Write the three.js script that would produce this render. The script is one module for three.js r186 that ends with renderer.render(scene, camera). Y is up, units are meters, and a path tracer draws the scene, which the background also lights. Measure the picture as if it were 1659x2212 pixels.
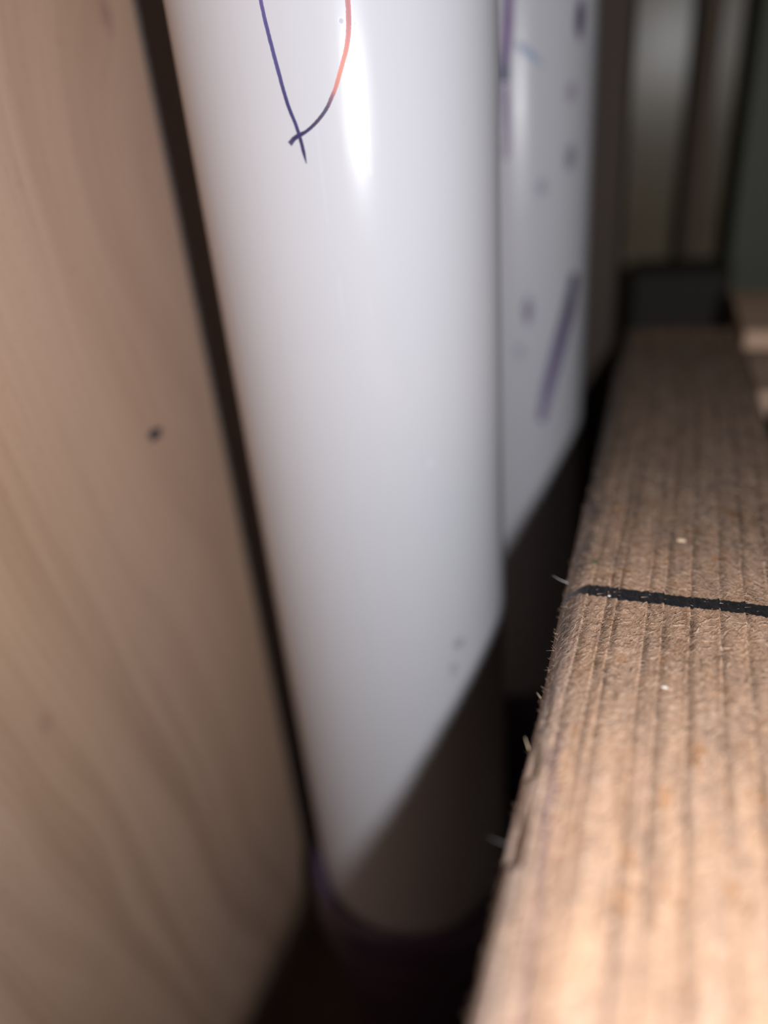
import * as THREE from 'three';
import { mergeGeometries } from 'three/addons/utils/BufferGeometryUtils.js';

// ---------------------------------------------------------------- camera, light, exposure
// local plan in millimetres: X right, Y up (0 = lens height), Z away along the batten
const FLOOR = -226;
const V = (X, Y, Z) => new THREE.Vector3(X * 0.001, (Y - FLOOR) * 0.001, -Z * 0.001);
const scene = new THREE.Scene();
const camera = new THREE.PerspectiveCamera(71.8, 1659 / 2212, 0.004, 5);
camera.position.copy(V(0, 0, 0));
camera.up.set(-0.08308, 0.88631, -0.45558);
camera.lookAt(camera.position.clone().add(new THREE.Vector3(-0.33521, -0.45537, -0.82478)));
camera.focus = 0.0885;
camera.userData.fStop = 5.9;
scene.add(camera);
scene.background = new THREE.Color().setRGB(0.006, 0.0055, 0.005);
const flash = new THREE.PointLight(new THREE.Color().setRGB(0.985, 0.985, 1.02), 0.063, 0, 2);   // the phone's flash, beside the lens
flash.position.copy(V(28.5, 13, -12));
flash.castShadow = true; flash.shadow.radius = 0.14; flash.shadow.camera.near = 0.005; flash.shadow.camera.far = 2;
scene.add(flash);
const renderer = new THREE.WebGLRenderer();
renderer.toneMapping = THREE.LinearToneMapping;
renderer.toneMappingExposure = 1.0;
renderer.shadowMap.enabled = true;

// ---------------------------------------------------------------- helpers
let seed = 7;
const rnd = () => { seed = (seed * 1664525 + 1013904223) >>> 0; return seed / 4294967296; };
const hash = (x, y) => { let h = (x * 374761393 + y * 668265263) | 0; h = Math.imul(h ^ (h >>> 13), 1274126177); return ((h ^ (h >>> 16)) >>> 0) / 4294967296; };
function vn(x, y) {
  const xi = Math.floor(x), yi = Math.floor(y); let fx = x - xi, fy = y - yi;
  fx = fx * fx * (3 - 2 * fx); fy = fy * fy * (3 - 2 * fy);
  const a = hash(xi, yi), b = hash(xi + 1, yi), c = hash(xi, yi + 1), d = hash(xi + 1, yi + 1);
  return a + (b - a) * fx + (c - a) * fy + (a - b - c + d) * fx * fy;
}
const fbm = (x, y) => vn(x, y) * 0.55 + vn(x * 2.1 + 9, y * 2.1 + 3) * 0.3 + vn(x * 4.3 + 5, y * 4.3 + 8) * 0.15;
const clamp = (v, a = 0, b = 1) => Math.min(b, Math.max(a, v));
const smooth = (a, b, v) => { const t = clamp((v - a) / (b - a)); return t * t * (3 - 2 * t); };
const toSrgb = (v) => { v = clamp(v); return 255 * (v <= 0.0031308 ? 12.92 * v : 1.055 * v ** (1 / 2.4) - 0.055); };
function colourMap(w, h, fn, wrap = THREE.ClampToEdgeWrapping) {      // fn(u, v) -> linear rgb
  const d = new Uint8Array(w * h * 4);
  for (let j = 0; j < h; j++) for (let i = 0; i < w; i++) {
    const c = fn((i + 0.5) / w, (j + 0.5) / h), k = (j * w + i) * 4;
    d[k] = toSrgb(c[0]); d[k + 1] = toSrgb(c[1]); d[k + 2] = toSrgb(c[2]); d[k + 3] = 255;
  }
  return finish(new THREE.DataTexture(d, w, h), wrap, true);
}
function greyMap(w, h, fn, wrap = THREE.ClampToEdgeWrapping) {
  const d = new Uint8Array(w * h * 4);
  for (let j = 0; j < h; j++) for (let i = 0; i < w; i++) {
    const v = 255 * clamp(fn((i + 0.5) / w, (j + 0.5) / h)), k = (j * w + i) * 4;
    d[k] = d[k + 1] = d[k + 2] = v; d[k + 3] = 255;
  }
  return finish(new THREE.DataTexture(d, w, h), wrap, false);
}
function finish(t, wrap, srgb) {
  t.wrapS = t.wrapT = wrap; t.magFilter = THREE.LinearFilter; t.minFilter = THREE.LinearFilter;
  if (srgb) t.colorSpace = THREE.SRGBColorSpace;
  t.needsUpdate = true; return t;
}
const rgb = (r, g, b) => new THREE.Color().setRGB(r, g, b);
const mat = (c, roughness = 0.6, more = {}) => new THREE.MeshPhysicalMaterial({ color: rgb(...c), roughness, ...more });
function mesh(name, geometry, material, parent) {
  const m = new THREE.Mesh(geometry, material); m.name = name; m.castShadow = m.receiveShadow = true;
  (parent || scene).add(m); return m;
}
function thing(name, label, category, at, group) {
  const g = new THREE.Group(); g.name = name; g.position.copy(at); scene.add(g);
  g.userData = { label, category }; if (group) g.userData.group = group; return g;
}
const struct = (m) => { m.userData.kind = 'structure'; return m; };
// a box in plan millimetres with softened edges; uv in tens of millimetres
function block(x0, x1, y0, y1, z0, z1, bevel = 1, origin = [0, FLOOR, 0]) {
  const s = new THREE.Shape(), b = bevel;
  s.moveTo(x0 + b, y0 + b); s.lineTo(x1 - b, y0 + b); s.lineTo(x1 - b, y1 - b); s.lineTo(x0 + b, y1 - b); s.closePath();
  const g = new THREE.ExtrudeGeometry(s, { depth: z1 - z0 - 2 * b, bevelEnabled: true, bevelThickness: b, bevelSize: b, bevelSegments: 3 });
  g.translate(-origin[0], -origin[1], -(z1 - b) + origin[2]);
  // uv = millimetres / 40 taken along the two longest axes of each face
  const p = g.attributes.position, n = g.attributes.normal, uv = [];
  for (let i = 0; i < p.count; i++) {
    const a = Math.abs(n.getX(i)), c = Math.abs(n.getY(i)), e = Math.abs(n.getZ(i));
    if (a > c && a > e) uv.push(p.getZ(i) / 40, p.getY(i) / 40);
    else if (c > e) uv.push(p.getX(i) / 40, p.getZ(i) / 40);
    else uv.push(p.getX(i) / 40, p.getY(i) / 40);
  }
  g.setAttribute('uv', new THREE.Float32BufferAttribute(uv, 2));
  g.scale(0.001, 0.001, 0.001);
  return g;
}
const woodMap = (base, dark, sx, sy) => colourMap(512, 512, (u, v) => {
  const k = fbm(u * sx, v * sy), f = vn(u * sx * 5 + 3, v * sy * 3) * 0.25;
  const t = clamp(k * 0.9 + f);
  return base.map((c, i) => c + (dark[i] - c) * t);
}, THREE.MirroredRepeatWrapping);

// ---------------------------------------------------------------- the setting
const floorMap = woodMap([0.12, 0.075, 0.058], [0.07, 0.045, 0.036], 6, 6);
struct(mesh('floor', block(-420, 420, FLOOR - 20, FLOOR, -200, 470, 0.5, [0, FLOOR, 0]), new THREE.MeshPhysicalMaterial({ map: floorMap, roughness: 0.75 })));
struct(mesh('wall_back', block(-420, 420, FLOOR, 330, 470, 490, 0.5, [0, FLOOR, 0]), mat([0.2, 0.145, 0.115], 0.7)));
scene.children.filter((o) => o.isMesh).forEach((o) => o.position.set(0, 0, 0));

// olive varnished boards nailed to the back wall, tipped slightly forward at the top
const oliveMap = woodMap([0.32, 0.265, 0.17], [0.24, 0.195, 0.125], 5, 2);
const olive = new THREE.MeshPhysicalMaterial({ map: oliveMap, roughness: 0.27, specularIntensity: 0.72 });
const boardLabels = ['olive varnished upright board behind the far white tube, mostly hidden by it', 'olive varnished upright board in the gap between the two dark posts', 'olive varnished upright board between the narrow dark post and the green board'];
[[-92, -30], [-28, 34], [36, 98]].forEach(([x0, x1], i) => {
  const t = thing(i ? `olive_board_00${i}` : 'olive_board', boardLabels[i], 'board', V((x0 + x1) / 2, FLOOR, 400));
  const c = (x0 + x1) / 2;
  mesh('plank', block(x0 - c, x1 - c, 0, 480, 0, 12, 1.2, [0, 0, 0]), olive, t);
  t.rotation.set(0.061, 0.041, 0);
});

// ---------------------------------------------------------------- plywood panel on the left
const PX = -94.8, PZ = 134.9;
const panelMap = colourMap(1024, 2048, (u, v) => {
  const z = -60 + u * (PZ + 60), y = FLOOR + v * 400;                 // mm on the face
  const wob = (fbm(z * 0.02 + 4, y * 0.008) - 0.5) * 34 + 10 * Math.sin(y * 0.012 + z * 0.02);
  const q = z + wob * 0.9 + y * 0.08;
  const g = fbm(q * 0.16, y * 0.006 + 7), fine = vn(q * 1.1, y * 0.03 + 2), hair = vn(q * 5, y * 0.09);
  const pore = vn(q * 7 + 11, y * 0.5) > 0.9 ? 0.05 : 0;
  const t = clamp((g - 0.3) * 1.4) * 0.8 + fine * 0.22 + hair * 0.1;
  const pink = vn(z * 0.03 + 9, y * 0.02);
  const c = [0.595 - 0.17 * t, 0.40 - 0.135 * t + 0.008 * pink, 0.272 - 0.105 * t + 0.035 * pink];
  const st = smooth(1, 0, Math.hypot((z - 126) / 2.5, (y - 25) / 5)) * 0.28 + smooth(1, 0, Math.hypot((z - 66) / 3, (y + 85) / 4)) * 0.15;
  return c.map((k, i) => (k - pore) * (1 - st * (i === 1 ? 1.1 : 0.8)));
});
{
  const t = thing('plywood_panel', 'pale brown plywood panel with faint upright grain standing on edge at left', 'panel', V(PX - 6, FLOOR, 37.45));
  const g = block(-6, 6, 0, 400, -PZ / 2 - 30, PZ / 2 + 30, 0.6, [0, 0, 0]);
  const p = g.attributes.position, uv = [];
  for (let i = 0; i < p.count; i++) uv.push((-p.getZ(i) * 1000 + (PZ + 60) / 2) / (PZ + 60), p.getY(i) * 1000 / 400);
  g.setAttribute('uv', new THREE.Float32BufferAttribute(uv, 2));
  mesh('board_face', g, new THREE.MeshPhysicalMaterial({ map: panelMap, roughness: 0.62, specularIntensity: 0.5 }), t);
  // small blue-black ink dot
  const s = new THREE.Shape();
  for (let i = 0; i < 22; i++) { const a = i / 22 * 6.2832, r = 1.45 + 0.35 * Math.sin(a * 3 + 1) * 0.4 + 0.12 * Math.sin(a * 5); s[i ? 'lineTo' : 'moveTo'](Math.cos(a) * r * 1.5, Math.sin(a) * r * 0.85); }
  const d = new THREE.ExtrudeGeometry(s, { depth: 0.05, bevelEnabled: false }); d.rotateY(Math.PI / 2); d.scale(0.001, 0.001, 0.001);
  const dot = mesh('ink_spot', d, mat([0.045, 0.05, 0.07], 0.6), t);
  dot.position.set(0.00601, (-48.3 - FLOOR) * 0.001, -(112.1 - 37.45) * 0.001);
  dot.userData.label = 'small blue-black ink spot';
}

// ---------------------------------------------------------------- white tubes
const R = 25;
const tubeRough = greyMap(512, 1024, (u, v) => 0.2 + 0.06 * fbm(u * 60, v * 80) + (vn(u * 160, v * 60) > 0.93 ? 0.2 : 0));
const tubeBump = greyMap(1024, 1024, (u, v) => 0.5 + 0.3 * (fbm(u * 90, v * 60) - 0.5) + (vn(u * 300, v * 160) > 0.965 ? 0.25 : 0));
const tubeMat = new THREE.MeshPhysicalMaterial({ color: rgb(0.625, 0.63, 0.67), roughness: 1, roughnessMap: tubeRough, bumpMap: tubeBump, bumpScale: 0.00004, specularIntensity: 0.7 });
const lathe = (pts, seg = 160) => { const g = new THREE.LatheGeometry(pts.map(([r, y]) => new THREE.Vector2(r * 0.001, (y - FLOOR) * 0.001)), seg); return g; };
const plum = mat([0.095, 0.065, 0.125], 0.28), plumRing = mat([0.10, 0.06, 0.06], 0.5);
function makeTube(name, label, X, Z) {
  const t = thing(name, label, 'tube', V(X, FLOOR, Z), 'white tubes standing on plum feet');
  mesh('tube_body', lathe([[0, -175], [24.2, -175], [R, -174], [R, -60], [R, 60], [R, 149], [24.4, 150], [22.6, 150], [22.4, 149], [22.4, 60], [0, 58]]), tubeMat, t);
  mesh('foot', lathe([[0, -226], [23.4, -226], [24.1, -225.2], [25.2, -214], [26.4, -205], [27.9, -193.4], [27.4, -192.6], [27.4, -191.8], [28.1, -191], [28.9, -186], [28.9, -183.2], [28.3, -182.4], [28.3, -181.2], [28.8, -180.4], [28.6, -175], [28.1, -171.6], [27.4, -170.2], [26.4, -169.8], [25.5, -170.6], [25.15, -172], [25.15, -176], [0, -176]]), plum, t);
  const ring = (y, r) => { const g = new THREE.TorusGeometry(r * 0.001, 0.0005, 8, 120); g.rotateX(Math.PI / 2); g.translate(0, (y - FLOOR) * 0.001, 0); return g; };
  mesh('foot_ring', ring(-181.8, 28.45), plumRing, t); mesh('foot_ring', ring(-192.2, 27.6), plumRing, t);
  return t;
}
// a stroke of ink on a tube: points are [angle from the near side in degrees, height mm, width mm, rgb]
function stroke(name, label, parent, pts, jitter = 0.08) {
  const curve = new THREE.CatmullRomCurve3(pts.map((p) => new THREE.Vector3(p[0] * Math.PI / 180 * R, p[1], 0)), false, 'centripetal');
  const n = Math.max(24, pts.length * 14), pos = [], col = [], nor = [], idx = [], lift = 0.03;
  const K = pts.length - 1, W = 4;
  for (let i = 0; i <= n; i++) {
    const f = i / n, q = curve.getPoint(f), tan = curve.getTangent(f), k = Math.min(K - 1, Math.floor(f * K)), m = f * K - k;
    const a = pts[k], b = pts[k + 1], w0 = a[2] + (b[2] - a[2]) * m;
    for (let j = 0; j <= W; j++) {
      const e = j / W * 2 - 1, w = w0 * 0.5 * (1 + jitter * (hash(i, j * 7 + 3) - 0.5) * 2);
      const s = q.x - tan.y * e * w, y = q.y + tan.x * e * w, th = s / R;
      pos.push(Math.sin(th) * (R + lift) * 0.001, (y - FLOOR) * 0.001, Math.cos(th) * (R + lift) * 0.001);
      nor.push(Math.sin(th), 0, Math.cos(th));
      for (let c = 0; c < 3; c++) col.push(clamp(a[3][c] + (b[3][c] - a[3][c]) * m + (1 - Math.abs(e)) * -0.01 + Math.abs(e) * 0.05));
      if (i < n && j < W) { const o = i * (W + 1) + j; idx.push(o, o + W + 1, o + 1, o + 1, o + W + 1, o + W + 2); }
    }
  }
  const g = new THREE.BufferGeometry();
  g.setAttribute('position', new THREE.Float32BufferAttribute(pos, 3)); g.setAttribute('normal', new THREE.Float32BufferAttribute(nor, 3)); g.setAttribute('color', new THREE.Float32BufferAttribute(col, 3)); g.setIndex(idx);
  const m = mesh(name, g, new THREE.MeshPhysicalMaterial({ vertexColors: true, roughness: 0.45, side: THREE.DoubleSide }), parent);
  if (label) m.userData.label = label;
  return m;
}
function smudge(parent, th, y, w, h, colour, label, name = 'smudge') {          // soft-edged stain: fades into the tube's own colour
  const g = new THREE.BufferGeometry(), pos = [0, 0, 0], col = [], nor = [], idx = [], N = 20, M = 5, base = [0.625, 0.63, 0.67];
  pos.length = 0;
  for (let i = 0; i <= M; i++) for (let j = 0; j < N; j++) {
    const a = j / N * 6.2832, r = (i / M) * (1 + 0.22 * (hash(j, Math.round(th * 7 + y)) - 0.5)), q = th * Math.PI / 180 + Math.cos(a) * r * w / 2 / R;
    pos.push(Math.sin(q) * (R + 0.02) * 0.001, (y + Math.sin(a) * r * h / 2 - FLOOR) * 0.001, Math.cos(q) * (R + 0.02) * 0.001); nor.push(Math.sin(q), 0, Math.cos(q));
    const k = smooth(1, 0.35, i / M); for (let c = 0; c < 3; c++) col.push(base[c] + (colour[c] - base[c]) * k);
    if (i < M) { const o = i * N + j, p = i * N + (j + 1) % N; idx.push(o, o + N, p, p, o + N, p + N); }
  }
  g.setAttribute('position', new THREE.Float32BufferAttribute(pos, 3)); g.setAttribute('normal', new THREE.Float32BufferAttribute(nor, 3)); g.setAttribute('color', new THREE.Float32BufferAttribute(col, 3)); g.setIndex(idx);
  const m = mesh(name, g, new THREE.MeshPhysicalMaterial({ vertexColors: true, roughness: 0.35, side: THREE.DoubleSide }), parent);
  if (label) m.userData.label = label;
}
const near = makeTube('white_tube', 'near white tube with a blue pen line crossing a red pen curve', -50, 121.9);
const BL = [0.05, 0.045, 0.16], BD = [0.035, 0.03, 0.11], BK = [0.05, 0.035, 0.09], RD = [0.40, 0.10, 0.11], OR = [0.62, 0.17, 0.10];
stroke('pen_line', 'blue pen line', near, [[1.2, 18.3, 0.5, [0.13, 0.11, 0.32]], [2.0, 15.3, 0.52, [0.10, 0.09, 0.26]], [3.7, 10.7, 0.55, [0.09, 0.08, 0.24]], [5.6, 6.2, 0.5, BL], [7.4, 3.7, 0.48, BL], [8.3, 1.9, 0.5, BD], [8.8, 0.4, 0.5, BD], [9.2, -0.9, 0.12, BK]]);
stroke('pen_line', 'red pen curve turning dark at its lower end', near, [[26.6, 17.4, 0.62, RD], [26.4, 14.8, 0.66, RD], [25.3, 12.1, 0.62, [0.52, 0.13, 0.10]], [22.8, 9.5, 0.55, OR], [20.3, 7.2, 0.5, [0.5, 0.14, 0.12]], [19.4, 6.6, 0.5, [0.22, 0.07, 0.13]], [17.4, 5.3, 0.48, BK], [14.0, 3.9, 0.46, BK], [10.4, 2.9, 0.42, BD], [7.9, 2.5, 0.62, BD], [6.3, 2.2, 0.6, BD], [4.6, 1.6, 0.7, [0.08, 0.07, 0.15]]]);
smudge(near, 52, -86.4, 4, 3.6, [0.44, 0.44, 0.48]); smudge(near, 48.6, -92, 3, 5, [0.5, 0.5, 0.54]);
smudge(near, 12.4, -79.5, 2.6, 1.8, [0.62, 0.61, 0.66]); smudge(near, 43, -47.1, 1.6, 2.6, [0.68, 0.67, 0.72]);
smudge(near, 24.2, 14.6, 0.9, 0.9, [0.3, 0.3, 0.42]); smudge(near, 28, 14.2, 0.7, 0.6, [0.45, 0.45, 0.55]);

const far = makeTube('white_tube_001', 'slimmer far white tube blotched with purple and blue ink, behind the near one', -37.5, 206);
far.scale.set(0.78, 1, 0.78); far.children[0].material = tubeMat.clone(); far.children[0].material.roughness = 1.3;                                          // the far tube is slimmer
const PU = [0.15, 0.07, 0.25], PL = [0.26, 0.18, 0.34], NV = [0.035, 0.045, 0.13];
stroke('ink_streak', 'purple ink streak ending dark blue', far, [[7.2, 31, 2.2, PU], [6.0, 23, 2.8, PU], [5.1, 18.8, 2.8, PU], [3.5, 15.3, 2.6, [0.11, 0.07, 0.2]], [3.2, 13.1, 3.0, NV], [3.4, 11, 2.6, NV]]);
stroke('ink_streak', 'faded purple ink streak', far, [[3.4, 10.6, 2.0, PL], [4.0, 7.2, 2.3, PL], [5.1, 2.4, 2.3, [0.29, 0.22, 0.37]], [4.4, -4.6, 2.0, [0.34, 0.29, 0.40]]]);
stroke('ink_streak', 'pale blue ink smear', far, [[10.5, 18.6, 0.9, [0.47, 0.50, 0.60]], [15.5, 17.1, 2.0, [0.34, 0.41, 0.56]], [21.6, 15.6, 2.0, [0.34, 0.41, 0.55]], [30, 13.2, 0.9, [0.48, 0.51, 0.6]]]);
smudge(far, 57.5, 22.1, 5.4, 11, [0.07, 0.035, 0.12], 'dark purple ink blot', 'ink_blot');
smudge(far, 51, 8, 6, 6, [0.44, 0.42, 0.48]); smudge(far, 52.4, -5.7, 6.5, 8, [0.33, 0.32, 0.38]); smudge(far, 29.2, -11.5, 5, 6, [0.44, 0.43, 0.5]);
smudge(far, 20, -40.5, 4.6, 10, [0.27, 0.23, 0.35], 'faint purple ink blot', 'ink_blot'); smudge(far, 14, -51, 4, 6, [0.46, 0.44, 0.52]);
stroke('ink_streak', 'long slanting purple-grey ink streak', far, [[62, -33, 4.6, [0.09, 0.085, 0.15]], [56, -41.5, 5.6, [0.08, 0.06, 0.14]], [48, -50, 5.6, [0.15, 0.11, 0.23]], [38, -61.5, 4.6, [0.20, 0.15, 0.30]], [31.6, -71.5, 3, [0.26, 0.21, 0.35]]]);

// ---------------------------------------------------------------- the rough pine batten in the foreground
// cross-section walked as one closed loop: s -> point and outward normal
const BX0 = -9.4, BX1 = 25.2, BY1 = -60, BY0 = -78, RL = 3.4, RR = 1.5, Z0 = -40, Z1 = 250;
const segs = [];
const line = (x0, y0, x1, y1, nx, ny) => segs.push({ len: Math.hypot(x1 - x0, y1 - y0), at: (t) => [x0 + (x1 - x0) * t, y0 + (y1 - y0) * t, nx, ny] });
const arc = (cx, cy, r, a0, a1) => segs.push({ len: Math.abs(a1 - a0) * r, at: (t) => { const a = a0 + (a1 - a0) * t; return [cx + Math.cos(a) * r, cy + Math.sin(a) * r, Math.cos(a), Math.sin(a)]; } });
line(BX0, BY0 + 1, BX0, BY1 - RL, -1, 0); arc(BX0 + RL, BY1 - RL, RL, Math.PI, Math.PI / 2);
line(BX0 + RL, BY1, BX1 - RR, BY1, 0, 1); arc(BX1 - RR, BY1 - RR, RR, Math.PI / 2, 0);
line(BX1, BY1 - RR, BX1, BY0 + 1, 1, 0); line(BX1 - 1, BY0, BX0 + 1, BY0, 0, -1);
const bounds = []; let total = 0; for (const s of segs) { bounds.push(total); total += s.len; }
const sSide = segs[0].len, sTop = sSide + segs[1].len;                 // start of the rounding, start of the flat top
function section(s) { let k = segs.length - 1; while (k > 0 && s < bounds[k]) k--; return segs[k].at(clamp((s - bounds[k]) / segs[k].len)); }
const ringLines = [-6.2, -3.6, -2.2, 1.9, 4.1, 7.4, 11.2, 14.3, 17.6, 20.3, 23.4, 27];
const ringAt = (s, z) => (BX0 + RL) + (s - sTop) - 0.035 * (z - 65) - 0.5 * (vn(z * 0.03, 4) - 0.5) - 0.22 * (vn(z * 0.16, s * 0.4) - 0.5);
function ringPhase(s, z) {                                            // 0 just after a ring line ... 1 at the next
  const q = ringAt(s, z); let k = 0; while (k < ringLines.length - 1 && q >= ringLines[k]) k++;
  const a = k ? ringLines[k - 1] : ringLines[0] - 2.2, b = ringLines[k];
  return { t: clamp((q - a) / (b - a)), d: q - a, e: b - q };
}
const notches = [[43.6, sTop - 4.6, sTop - 1.6, 11, 0.85], [54.5, sTop - 3.6, sTop - 2.0, 6, 0.5], [62, sTop - 2.6, sTop - 1.8, 9, 0.35]];
function relief(s, z) {                                               // mm outwards
  const on = s > sSide - 4 && s < sTop + 35 ? 1 : 0.3, p = ringPhase(s, z);
  let h = 0.20 * smooth(0.7, 0, p.e) - 0.16 * smooth(0.6, 0, p.d) - 0.02 * p.t;
  const calm = 0.3 + 0.7 * smooth(sTop - 3, sTop + 0.5, s);
  h *= 0.5 + 0.5 * calm; h += calm * 0.26 * (fbm(s * 1.6, z * 0.9) - 0.5) + calm * 0.09 * (vn(s * 4.1, z * 2.2) - 0.5) + 0.25 * (vn(s * 0.35, z * 0.06) - 0.5);
  for (const [nz, a, b, len, dep] of notches) h -= dep * smooth(a - 0.4, a + 0.3, s) * smooth(b + 0.5, b - 0.2, s) * smooth(nz - 0.12, nz + 0.12, z) * smooth(nz + len, nz + len * 0.3, z);
  return h * on;
}
const SU = 46, U0 = sSide - 5, V0 = 22, VL = 150;
// long fibres torn up by the saw: drawn into colour and height together
const TW = 2048, TH = 2048;
const fib = new Float32Array(TW * TH);
const MX = TW / 46, MZ = TH / 150;                                      // texels per millimetre across and along
for (let i = 0; i < 15000; i++) {
  let x = rnd() * 46, z = rnd() * 150; const L = 0.5 + rnd() * rnd() * 2.6, half = 0.04 + rnd() * rnd() * 0.17;
  const amp = (rnd() < 0.42 ? -0.75 : 1) * (0.25 + rnd() * 0.6) * (rnd() < 0.08 ? 1.7 : 1), bend = (rnd() - 0.5) * 0.02;
  let ang = z + V0 < 84 + rnd() * 12 ? 0.85 + (rnd() - 0.5) * 1.1 : -0.45 + (rnd() - 0.5) * 1.1;
  const n = Math.ceil(L / 0.035);
  for (let k = 0; k < n; k++) {
    const f = Math.sin(Math.PI * (k + 0.5) / n) * amp, wx = Math.max(1, half * MX * (0.4 + 0.6 * Math.sin(Math.PI * (k + 0.5) / n))), xi = Math.round(x * MX), zi = Math.round(z * MZ), wz = half * MZ;
    for (let b = -Math.floor(wz); b <= wz; b++) for (let a = -Math.floor(wx); a <= wx; a++) {
      const X = xi + a, Y = zi + b; if (X < 0 || Y < 0 || X >= TW || Y >= TH) continue;
      const v = f * (1 - 0.6 * Math.abs(a) / wx), o = Y * TW + X; if (Math.abs(fib[o]) < Math.abs(v)) fib[o] = v;
    }
    x += Math.cos(ang) * 0.035; z += Math.sin(ang) * 0.035; ang += bend;
  }
}
const resin = [[5.06, 55, 0.9, 2.2], [8.4, 62.2, 1.3, 1.6], [8.0, 60.2, 1.1, 1.1], [1.67, 42.5, 1.2, 2.2], [4.54, 76.7, 0.7, 1.6], [-1.7, 112.3, 2.2, 1.6], [16.6, 119, 4.5, 2.4], [2, 47, 0.8, 2], [-3.2, 118, 1.8, 3], [10.5, 46, 1, 1.3], [-4.4, 62, 0.5, 1.6], [9, 112, 2.2, 1.6], [3.4, 121, 3.5, 1.5], [14, 57, 1, 1.6], [20, 80, 1, 2], [6, 95, 0.7, 1.2], [-1, 97, 2.4, 0.7], [12.5, 103, 2.2, 0.8]];
const battenMap = colourMap(TW, TH, (u, v) => {
  const s = U0 + u * SU, z = V0 + v * VL, X = BX0 + RL + (s - sTop), p = ringPhase(s, z), o = Math.min(TH - 1, Math.floor(v * TH)) * TW + Math.min(TW - 1, Math.floor(u * TW));
  let c = [0.59, 0.39, 0.275];
  const mott = fbm(s * 0.7, z * 0.35), fine = vn(s * 6, z * 2.4), fz = vn(s * 12, z * 7);
  let k = 0.72 + 0.34 * mott + 0.26 * (fine - 0.5) + 0.2 * (fz - 0.5);
  const pat = 0.35 + 0.9 * vn(s * 0.8 + 5, z * 0.12); k *= 1 - 0.42 * pat * smooth(1.5, 0.1, p.d) + 0.26 * pat * smooth(0.55, 0.12, p.e);
  const late = smooth(0.25, 0.75, vn(s * 1.4, z * 0.14)) * 0.16; k *= 1 - late;
  const brownFalloff = smooth(90, 122, z + 14 * (vn(s * 0.4, z * 0.1) - 0.5)); k *= (1 - 0.43 * brownFalloff) * (1 - 0.27 * smooth(48, 80, z + 10 * (vn(s * 0.5, z * 0.1) - 0.5)));          // rougher brown end, darkened further to paint in the flash falloff
  c = c.map((q) => q * k); c[0] *= 1 - 0.06 * brownFalloff; c[2] *= 1 + 0.08 * brownFalloff;
  const warm = vn(s * 0.5 + 30, z * 0.25); c[0] *= 1 + 0.06 * warm; c[2] *= 1 - 0.10 * warm;
  const blot = smooth(0.66, 0.85, fbm(s * 0.9 + 50, z * 0.8)) * 0.45; c = [c[0] * (1 - 0.2 * blot), c[1] * (1 - 0.42 * blot), c[2] * (1 - 0.62 * blot)];
  for (const [rx, rz, rw, rl] of resin) { const d = smooth(1, 0.2, Math.hypot((X - rx) / rw, (z - rz) / rl) + 0.5 * (fine - 0.5)) * 0.55; if (d > 0) c = [c[0] * (1 - 0.12 * d), c[1] * (1 - 0.4 * d), c[2] * (1 - 0.72 * d)]; }
  const grey = smooth(sTop + 1.0, sTop - 2.2, s) * (0.35 + 0.5 * fbm(s * 1.2, z * 0.12)); const m = (c[0] + c[1] + c[2]) / 3;
  c = [c[0] + (m * 0.98 - c[0]) * grey * 0.8, c[1] + (m * 0.92 - c[1]) * grey * 0.8, c[2] + (m * 0.9 - c[2]) * grey * 0.8].map((q) => q * (1 - 0.22 * grey));
  const stain = smooth(1.2, 0.3, Math.abs(X + 5.6 + 0.02 * (z - 45) + (vn(z * 0.3, 9) - 0.5)) / 0.7) * smooth(66, 58, z) * 0.45; c = c.map((q, i) => q * (1 - stain * (i === 2 ? 0.75 : 1)));
  const green = smooth(1, 0.3, Math.hypot((X + 5.5) / 0.8, (z - 98.5) / 1.0) + 0.7 * (fz - 0.5)); if (green > 0) c = [c[0] * (1 - 0.75 * green), c[1] * (1 - 0.42 * green), c[2] * (1 - 0.6 * green)];
  if (fib[o] < 0) { const g = 1 + fib[o] * 0.5; return [c[0] * g, c[1] * g * (1 + fib[o] * 0.06), c[2] * g * (1 + fib[o] * 0.08)]; }
  const f = clamp(fib[o]) * 0.62; return [c[0] + (0.68 - c[0]) * f, c[1] + (0.50 - c[1]) * f, c[2] + (0.37 - c[2]) * f];
}, THREE.MirroredRepeatWrapping);
const battenBump = greyMap(TW, TH, (u, v) => {
  const s = U0 + u * SU, z = V0 + v * VL, o = Math.min(TH - 1, Math.floor(v * TH)) * TW + Math.min(TW - 1, Math.floor(u * TW));
  return 0.32 + 0.18 * vn(s * 9, z * 4) + 0.2 * vn(s * 3, z * 1.6) + clamp(fib[o], -1, 1) * 0.3;
}, THREE.MirroredRepeatWrapping);
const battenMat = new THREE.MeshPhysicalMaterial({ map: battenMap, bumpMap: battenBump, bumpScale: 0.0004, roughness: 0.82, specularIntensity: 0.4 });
const BO = [8, BY0, 105];                                              // base of the batten
const battenPoint = (s, z, lift = 0) => { const [x, y, nx, ny] = section(s), h = relief(s, z) + lift; return [(x + nx * h - BO[0]) * 0.001, (y + ny * h - BO[1]) * 0.001, -(z - BO[2]) * 0.001]; };
const KB = 0.92;                                                       // the batten is modelled 35 mm wide and used at 32 mm
const batten = thing('pine_batten', 'rough-sawn pine batten with fuzzy ridged grain and a black marker line across it', 'batten', V(...BO.map((q) => q * KB)));
batten.scale.setScalar(KB);
const ss = [];
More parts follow.
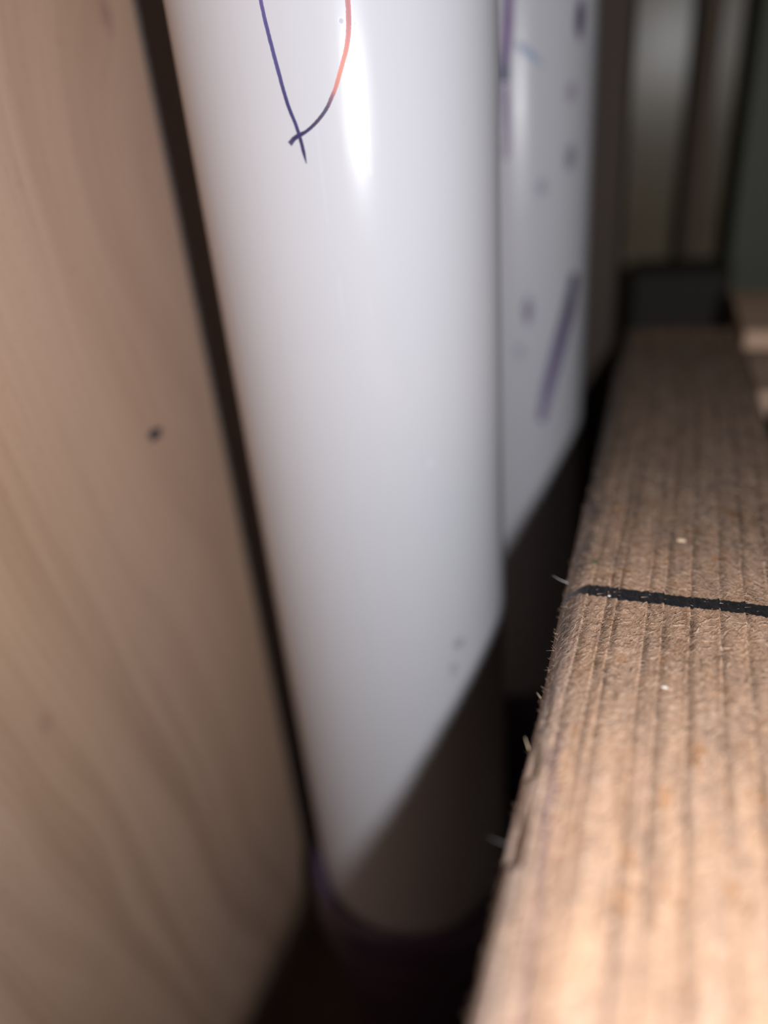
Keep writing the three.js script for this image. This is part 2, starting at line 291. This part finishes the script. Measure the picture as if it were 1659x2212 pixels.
{
  const zs = [];
  const push = (a, b, st) => { const n = Math.max(1, Math.round((b - a) / st)); for (let i = 0; i < n; i++) ss.push(a + (b - a) * i / n); };
  push(0, sSide - 3, 2); push(sSide - 3, sTop + 22, 0.13); push(sTop + 22, sTop + 34, 0.3); push(sTop + 34, total - 0.01, 3); ss.push(total - 1e-4);
  const pz = (a, b, st) => { const n = Math.round((b - a) / st); for (let i = 0; i < n; i++) zs.push(a + (b - a) * i / n); };
  pz(Z0, 20, 2); pz(20, 36, 0.35); pz(36, 110, 0.22); pz(110, 170, 0.5); pz(170, Z1, 1.2); zs.push(Z1);
  const pos = [], uv = [], idx = [], N = ss.length;
  for (const z of zs) for (const s of ss) { pos.push(...battenPoint(s, z)); uv.push((s - U0) / SU, (z - V0) / VL); }
  for (let j = 0; j < zs.length - 1; j++) for (let i = 0; i < N; i++) {
    const a = j * N + i, b = j * N + (i + 1) % N, c = a + N, d = b + N;
    if (i === N - 1) continue;
    idx.push(a, b, c, b, d, c);
  }
  for (const [row, flip] of [[0, 1], [zs.length - 1, 0]]) {             // sawn ends
    const c = pos.length / 3; pos.push((7.9 - BO[0]) * 0.001, 0.009, -(zs[row] - BO[2]) * 0.001); uv.push(0.5, 0.5);
    for (let i = 0; i < N - 1; i++) { const a = row * N + i; flip ? idx.push(c, a + 1, a) : idx.push(c, a, a + 1); }
  }
  const g = new THREE.BufferGeometry(); g.setAttribute('position', new THREE.Float32BufferAttribute(pos, 3)); g.setAttribute('uv', new THREE.Float32BufferAttribute(uv, 2)); g.setIndex(idx); g.computeVertexNormals();
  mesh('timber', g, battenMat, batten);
}
{ // felt-pen line: follows the ridges, fades where it runs over the rounded edge
  const pos = [], col = [], idx = [], W = 12, run = ss.filter((q) => q > sTop - 4.6 && q < sTop + 31.4), n = run.length - 1;
  for (let i = 0; i <= n; i++) {
    const s = run[i], over = clamp((sTop + 0.2 - s) / 4.8), w = 2.75 * (1 - 0.55 * smooth(0, 0.25, over)) * (0.96 + 0.12 * vn(s * 0.3, 2));
    const mid = 90.5 - 0.01 * (s - sTop) - over * 1.4;
    for (let j = 0; j <= W; j++) {
      const e = j / W * 2 - 1, edge = Math.abs(e) > 0.9 ? 0.32 * (vn(s * 3.2, e > 0 ? 1.5 : 8.5) - 0.5) + 0.2 * (vn(s * 9, e > 0 ? 3.5 : 5.5) - 0.5) : 0;
      pos.push(...battenPoint(s, mid + e * w / 2 + edge, 0.09));
      const g = (0.006 + 0.012 * vn(s * 5, j * 1.7)) + 0.05 * smooth(0.08, 0.6, over) + (Math.abs(e) > 0.9 ? 0.015 : 0); col.push(g * 1.02, g * 0.97, g * 1.05);
      if (i < n && j < W) { const o = i * (W + 1) + j; idx.push(o, o + W + 1, o + 1, o + 1, o + W + 1, o + W + 2); }
    }
  }
  const g = new THREE.BufferGeometry(); g.setAttribute('position', new THREE.Float32BufferAttribute(pos, 3)); g.setAttribute('color', new THREE.Float32BufferAttribute(col, 3)); g.setIndex(idx); g.computeVertexNormals();
  const m = mesh('marker_line', g, new THREE.MeshPhysicalMaterial({ vertexColors: true, roughness: 0.55, side: THREE.DoubleSide }), batten);
  m.userData.label = 'black felt-pen line across the batten';
}
// fibres and splinters: tapered little blades
function blade(p0, dir, up, L, w, curl = 0.2) {
  const d = dir.clone().normalize(), side = new THREE.Vector3().crossVectors(d, up).normalize(), pos = [], idx = [], n = 4;
  for (let i = 0; i <= n; i++) {
    const f = i / n, c = p0.clone().addScaledVector(d, L * f).addScaledVector(up, curl * L * f * f), r = w * 0.5 * (1 - 0.85 * f);
    for (const q of [[1, 0], [-0.5, 0.8], [-0.5, -0.8]]) { const v = c.clone().addScaledVector(side, q[0] * r).addScaledVector(up, q[1] * r); pos.push(v.x, v.y, v.z); }
    if (i < n) for (let k = 0; k < 3; k++) { const a = i * 3 + k, b = i * 3 + (k + 1) % 3; idx.push(a, b, a + 3, b, b + 3, a + 3); }
  }
  const g = new THREE.BufferGeometry(); g.setAttribute('position', new THREE.Float32BufferAttribute(pos, 3)); g.setIndex(idx); g.computeVertexNormals(); return g;
}
const at = (s, z, l = 0) => new THREE.Vector3(...battenPoint(s, z, l));
const normalAt = (s) => { const q = section(s); return new THREE.Vector3(q[2], q[3], 0); };
const fibreMat = mat([0.52, 0.37, 0.265], 0.7), paleFibre = mat([0.62, 0.60, 0.58], 0.6), strawMat = mat([0.72, 0.58, 0.36], 0.7);
{
  const list = [];
  for (let i = 0; i < 6000; i++) {
    const s = sSide + 1.5 + rnd() * 36, z = 30 + Math.pow(rnd(), 1.3) * 105, up = normalAt(s);
    const dir = new THREE.Vector3(0.9 + rnd() * 0.5, 0, (rnd() - 0.65) * 0.9).multiplyScalar(rnd() < 0.8 ? 1 : -1).addScaledVector(up, 0.05 + rnd() * 0.28);
    list.push(blade(at(s, z, -0.03), dir, up, 0.0003 + rnd() * rnd() * 0.0011, 0.00005 + rnd() * 0.00011, rnd() * 0.4 - 0.25));
  }
  const m = mesh('wood_fuzz', mergeGeometries(list), fibreMat, batten); m.userData.kind = 'stuff';
  const edge = [];
  for (let i = 0; i < 150; i++) {
    const s = sSide + 0.1 + rnd() * 2.2, z = 28 + rnd() * 95, up = normalAt(s);
    const dir = up.clone().multiplyScalar(0.5 + rnd()).add(new THREE.Vector3((rnd() - 0.5) * 0.6, rnd() * 0.5, (rnd() - 0.5) * 2));
    edge.push(blade(at(s, z, -0.05), dir, new THREE.Vector3(0, 1, 0), 0.00025 + rnd() * rnd() * 0.0006, 0.00005 + rnd() * 0.00005, rnd() * 0.6 - 0.3));
  }
  const e = mesh('edge_fuzz', mergeGeometries(edge), fibreMat, batten); e.userData.kind = 'stuff';
}
function splinter(s, z, dir, L, w, m, label, curl = 0.1) { const k = mesh('splinter', blade(at(s, z, -0.1), new THREE.Vector3(...dir), new THREE.Vector3(0, 1, 0), L, w, curl), m, batten); if (label) k.userData.label = label; }
splinter(sSide + 1.6, 94.6, [-1, 0.28, -0.05], 0.0026, 0.00022, paleFibre, 'pale fibre curling off the edge', 0.12);
splinter(sSide + 0.3, 60.2, [-0.45, 0.75, -0.5], 0.0017, 0.00026, strawMat, 'straw-coloured splinter standing off the edge');
splinter(sSide + 0.5, 69, [-0.7, 0.5, -0.4], 0.0011, 0.00022, strawMat);
splinter(sSide + 0.6, 71, [-0.5, 0.7, 0.4], 0.0009, 0.00018, fibreMat);
splinter(sSide + 0.4, 47.5, [-1, -0.15, -0.2], 0.0024, 0.0002, mat([0.16, 0.15, 0.15], 0.7), 'grey fibre hanging off the edge');
for (const [X, z, r, m] of [[7.15, 108, 0.42, mat([0.78, 0.60, 0.42], 0.7)], [-2.65, 89.7, 0.2, mat([0.85, 0.85, 0.85], 0.5)], [4.9, 71.5, 0.22, mat([0.85, 0.8, 0.72], 0.5)]]) {   // chips lying on the top
  const g = new THREE.IcosahedronGeometry(r * 0.001, 2); const p = g.attributes.position;
  for (let i = 0; i < p.count; i++) p.setXYZ(i, p.getX(i) * (1.5 + 0.4 * hash(Math.round(p.getY(i) * 1e6), 3)), p.getY(i) * 0.45, p.getZ(i));
  g.computeVertexNormals(); const k = mesh('chip', g, m, batten); k.position.copy(at(sTop + X - BX0 - RL, z, r * 0.3));
}

// ---------------------------------------------------------------- frame pieces at the far end of the batten
const darkWood = new THREE.MeshPhysicalMaterial({ map: woodMap([0.50, 0.36, 0.27], [0.32, 0.22, 0.16], 3, 3), roughness: 0.8, specularIntensity: 0.3 });
const tanWood = new THREE.MeshPhysicalMaterial({ map: woodMap([0.80, 0.56, 0.40], [0.6, 0.40, 0.28], 3, 3), roughness: 0.75, specularIntensity: 0.3 });
function piece(name, part, label, category, x0, x1, y0, y1, z0, z1, m, bevel = 1, tilt = 0) {
  const cx = (x0 + x1) / 2, cz = (z0 + z1) / 2, t = thing(name, label, category, V(cx, y0, cz));
  mesh(part, block(x0 - cx, x1 - cx, 0, y1 - y0, z0 - cz, z1 - cz, bevel, [0, 0, 0]), m, t); t.rotation.z = tilt; return t;
}
piece('cross_rail', 'timber', 'dim brown cross rail meeting the batten from the right at its far end', 'rail', 23.4, 138, -63, -55.4, 172, 208, darkWood);
piece('wood_block', 'timber', 'small tan wooden block lying on the cross rail beyond the batten', 'block', 23, 85, -77, -51.3, 209, 267, tanWood, 2);
piece('side_batten', 'timber', 'tan second batten at the right edge, across a narrow black gap', 'batten', 26.2, 57, -72, -55.6, 55, 164, tanWood, 1.5);
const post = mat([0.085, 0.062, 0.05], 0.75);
piece('slit_fill_board', 'plank', 'added brown board brightening the slit between the plywood panel and the near tube', 'board', -118, -82, FLOOR, 170, 150, 160, mat([0.66, 0.60, 0.56], 0.75), 1);  // added surface, near enough to keep the slit from rendering black
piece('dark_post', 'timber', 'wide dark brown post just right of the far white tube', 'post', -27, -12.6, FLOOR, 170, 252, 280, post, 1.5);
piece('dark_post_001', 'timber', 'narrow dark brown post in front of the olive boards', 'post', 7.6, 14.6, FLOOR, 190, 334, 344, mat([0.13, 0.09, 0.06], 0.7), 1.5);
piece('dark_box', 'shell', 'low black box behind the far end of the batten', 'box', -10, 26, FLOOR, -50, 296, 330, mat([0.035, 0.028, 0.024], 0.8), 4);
piece('green_board', 'panel', 'dark green board standing upright at the right edge', 'board', 25.5, 170, FLOOR, 190, 318, 330, mat([0.10, 0.107, 0.075], 0.6), 1, 0);

renderer.render(scene, camera);
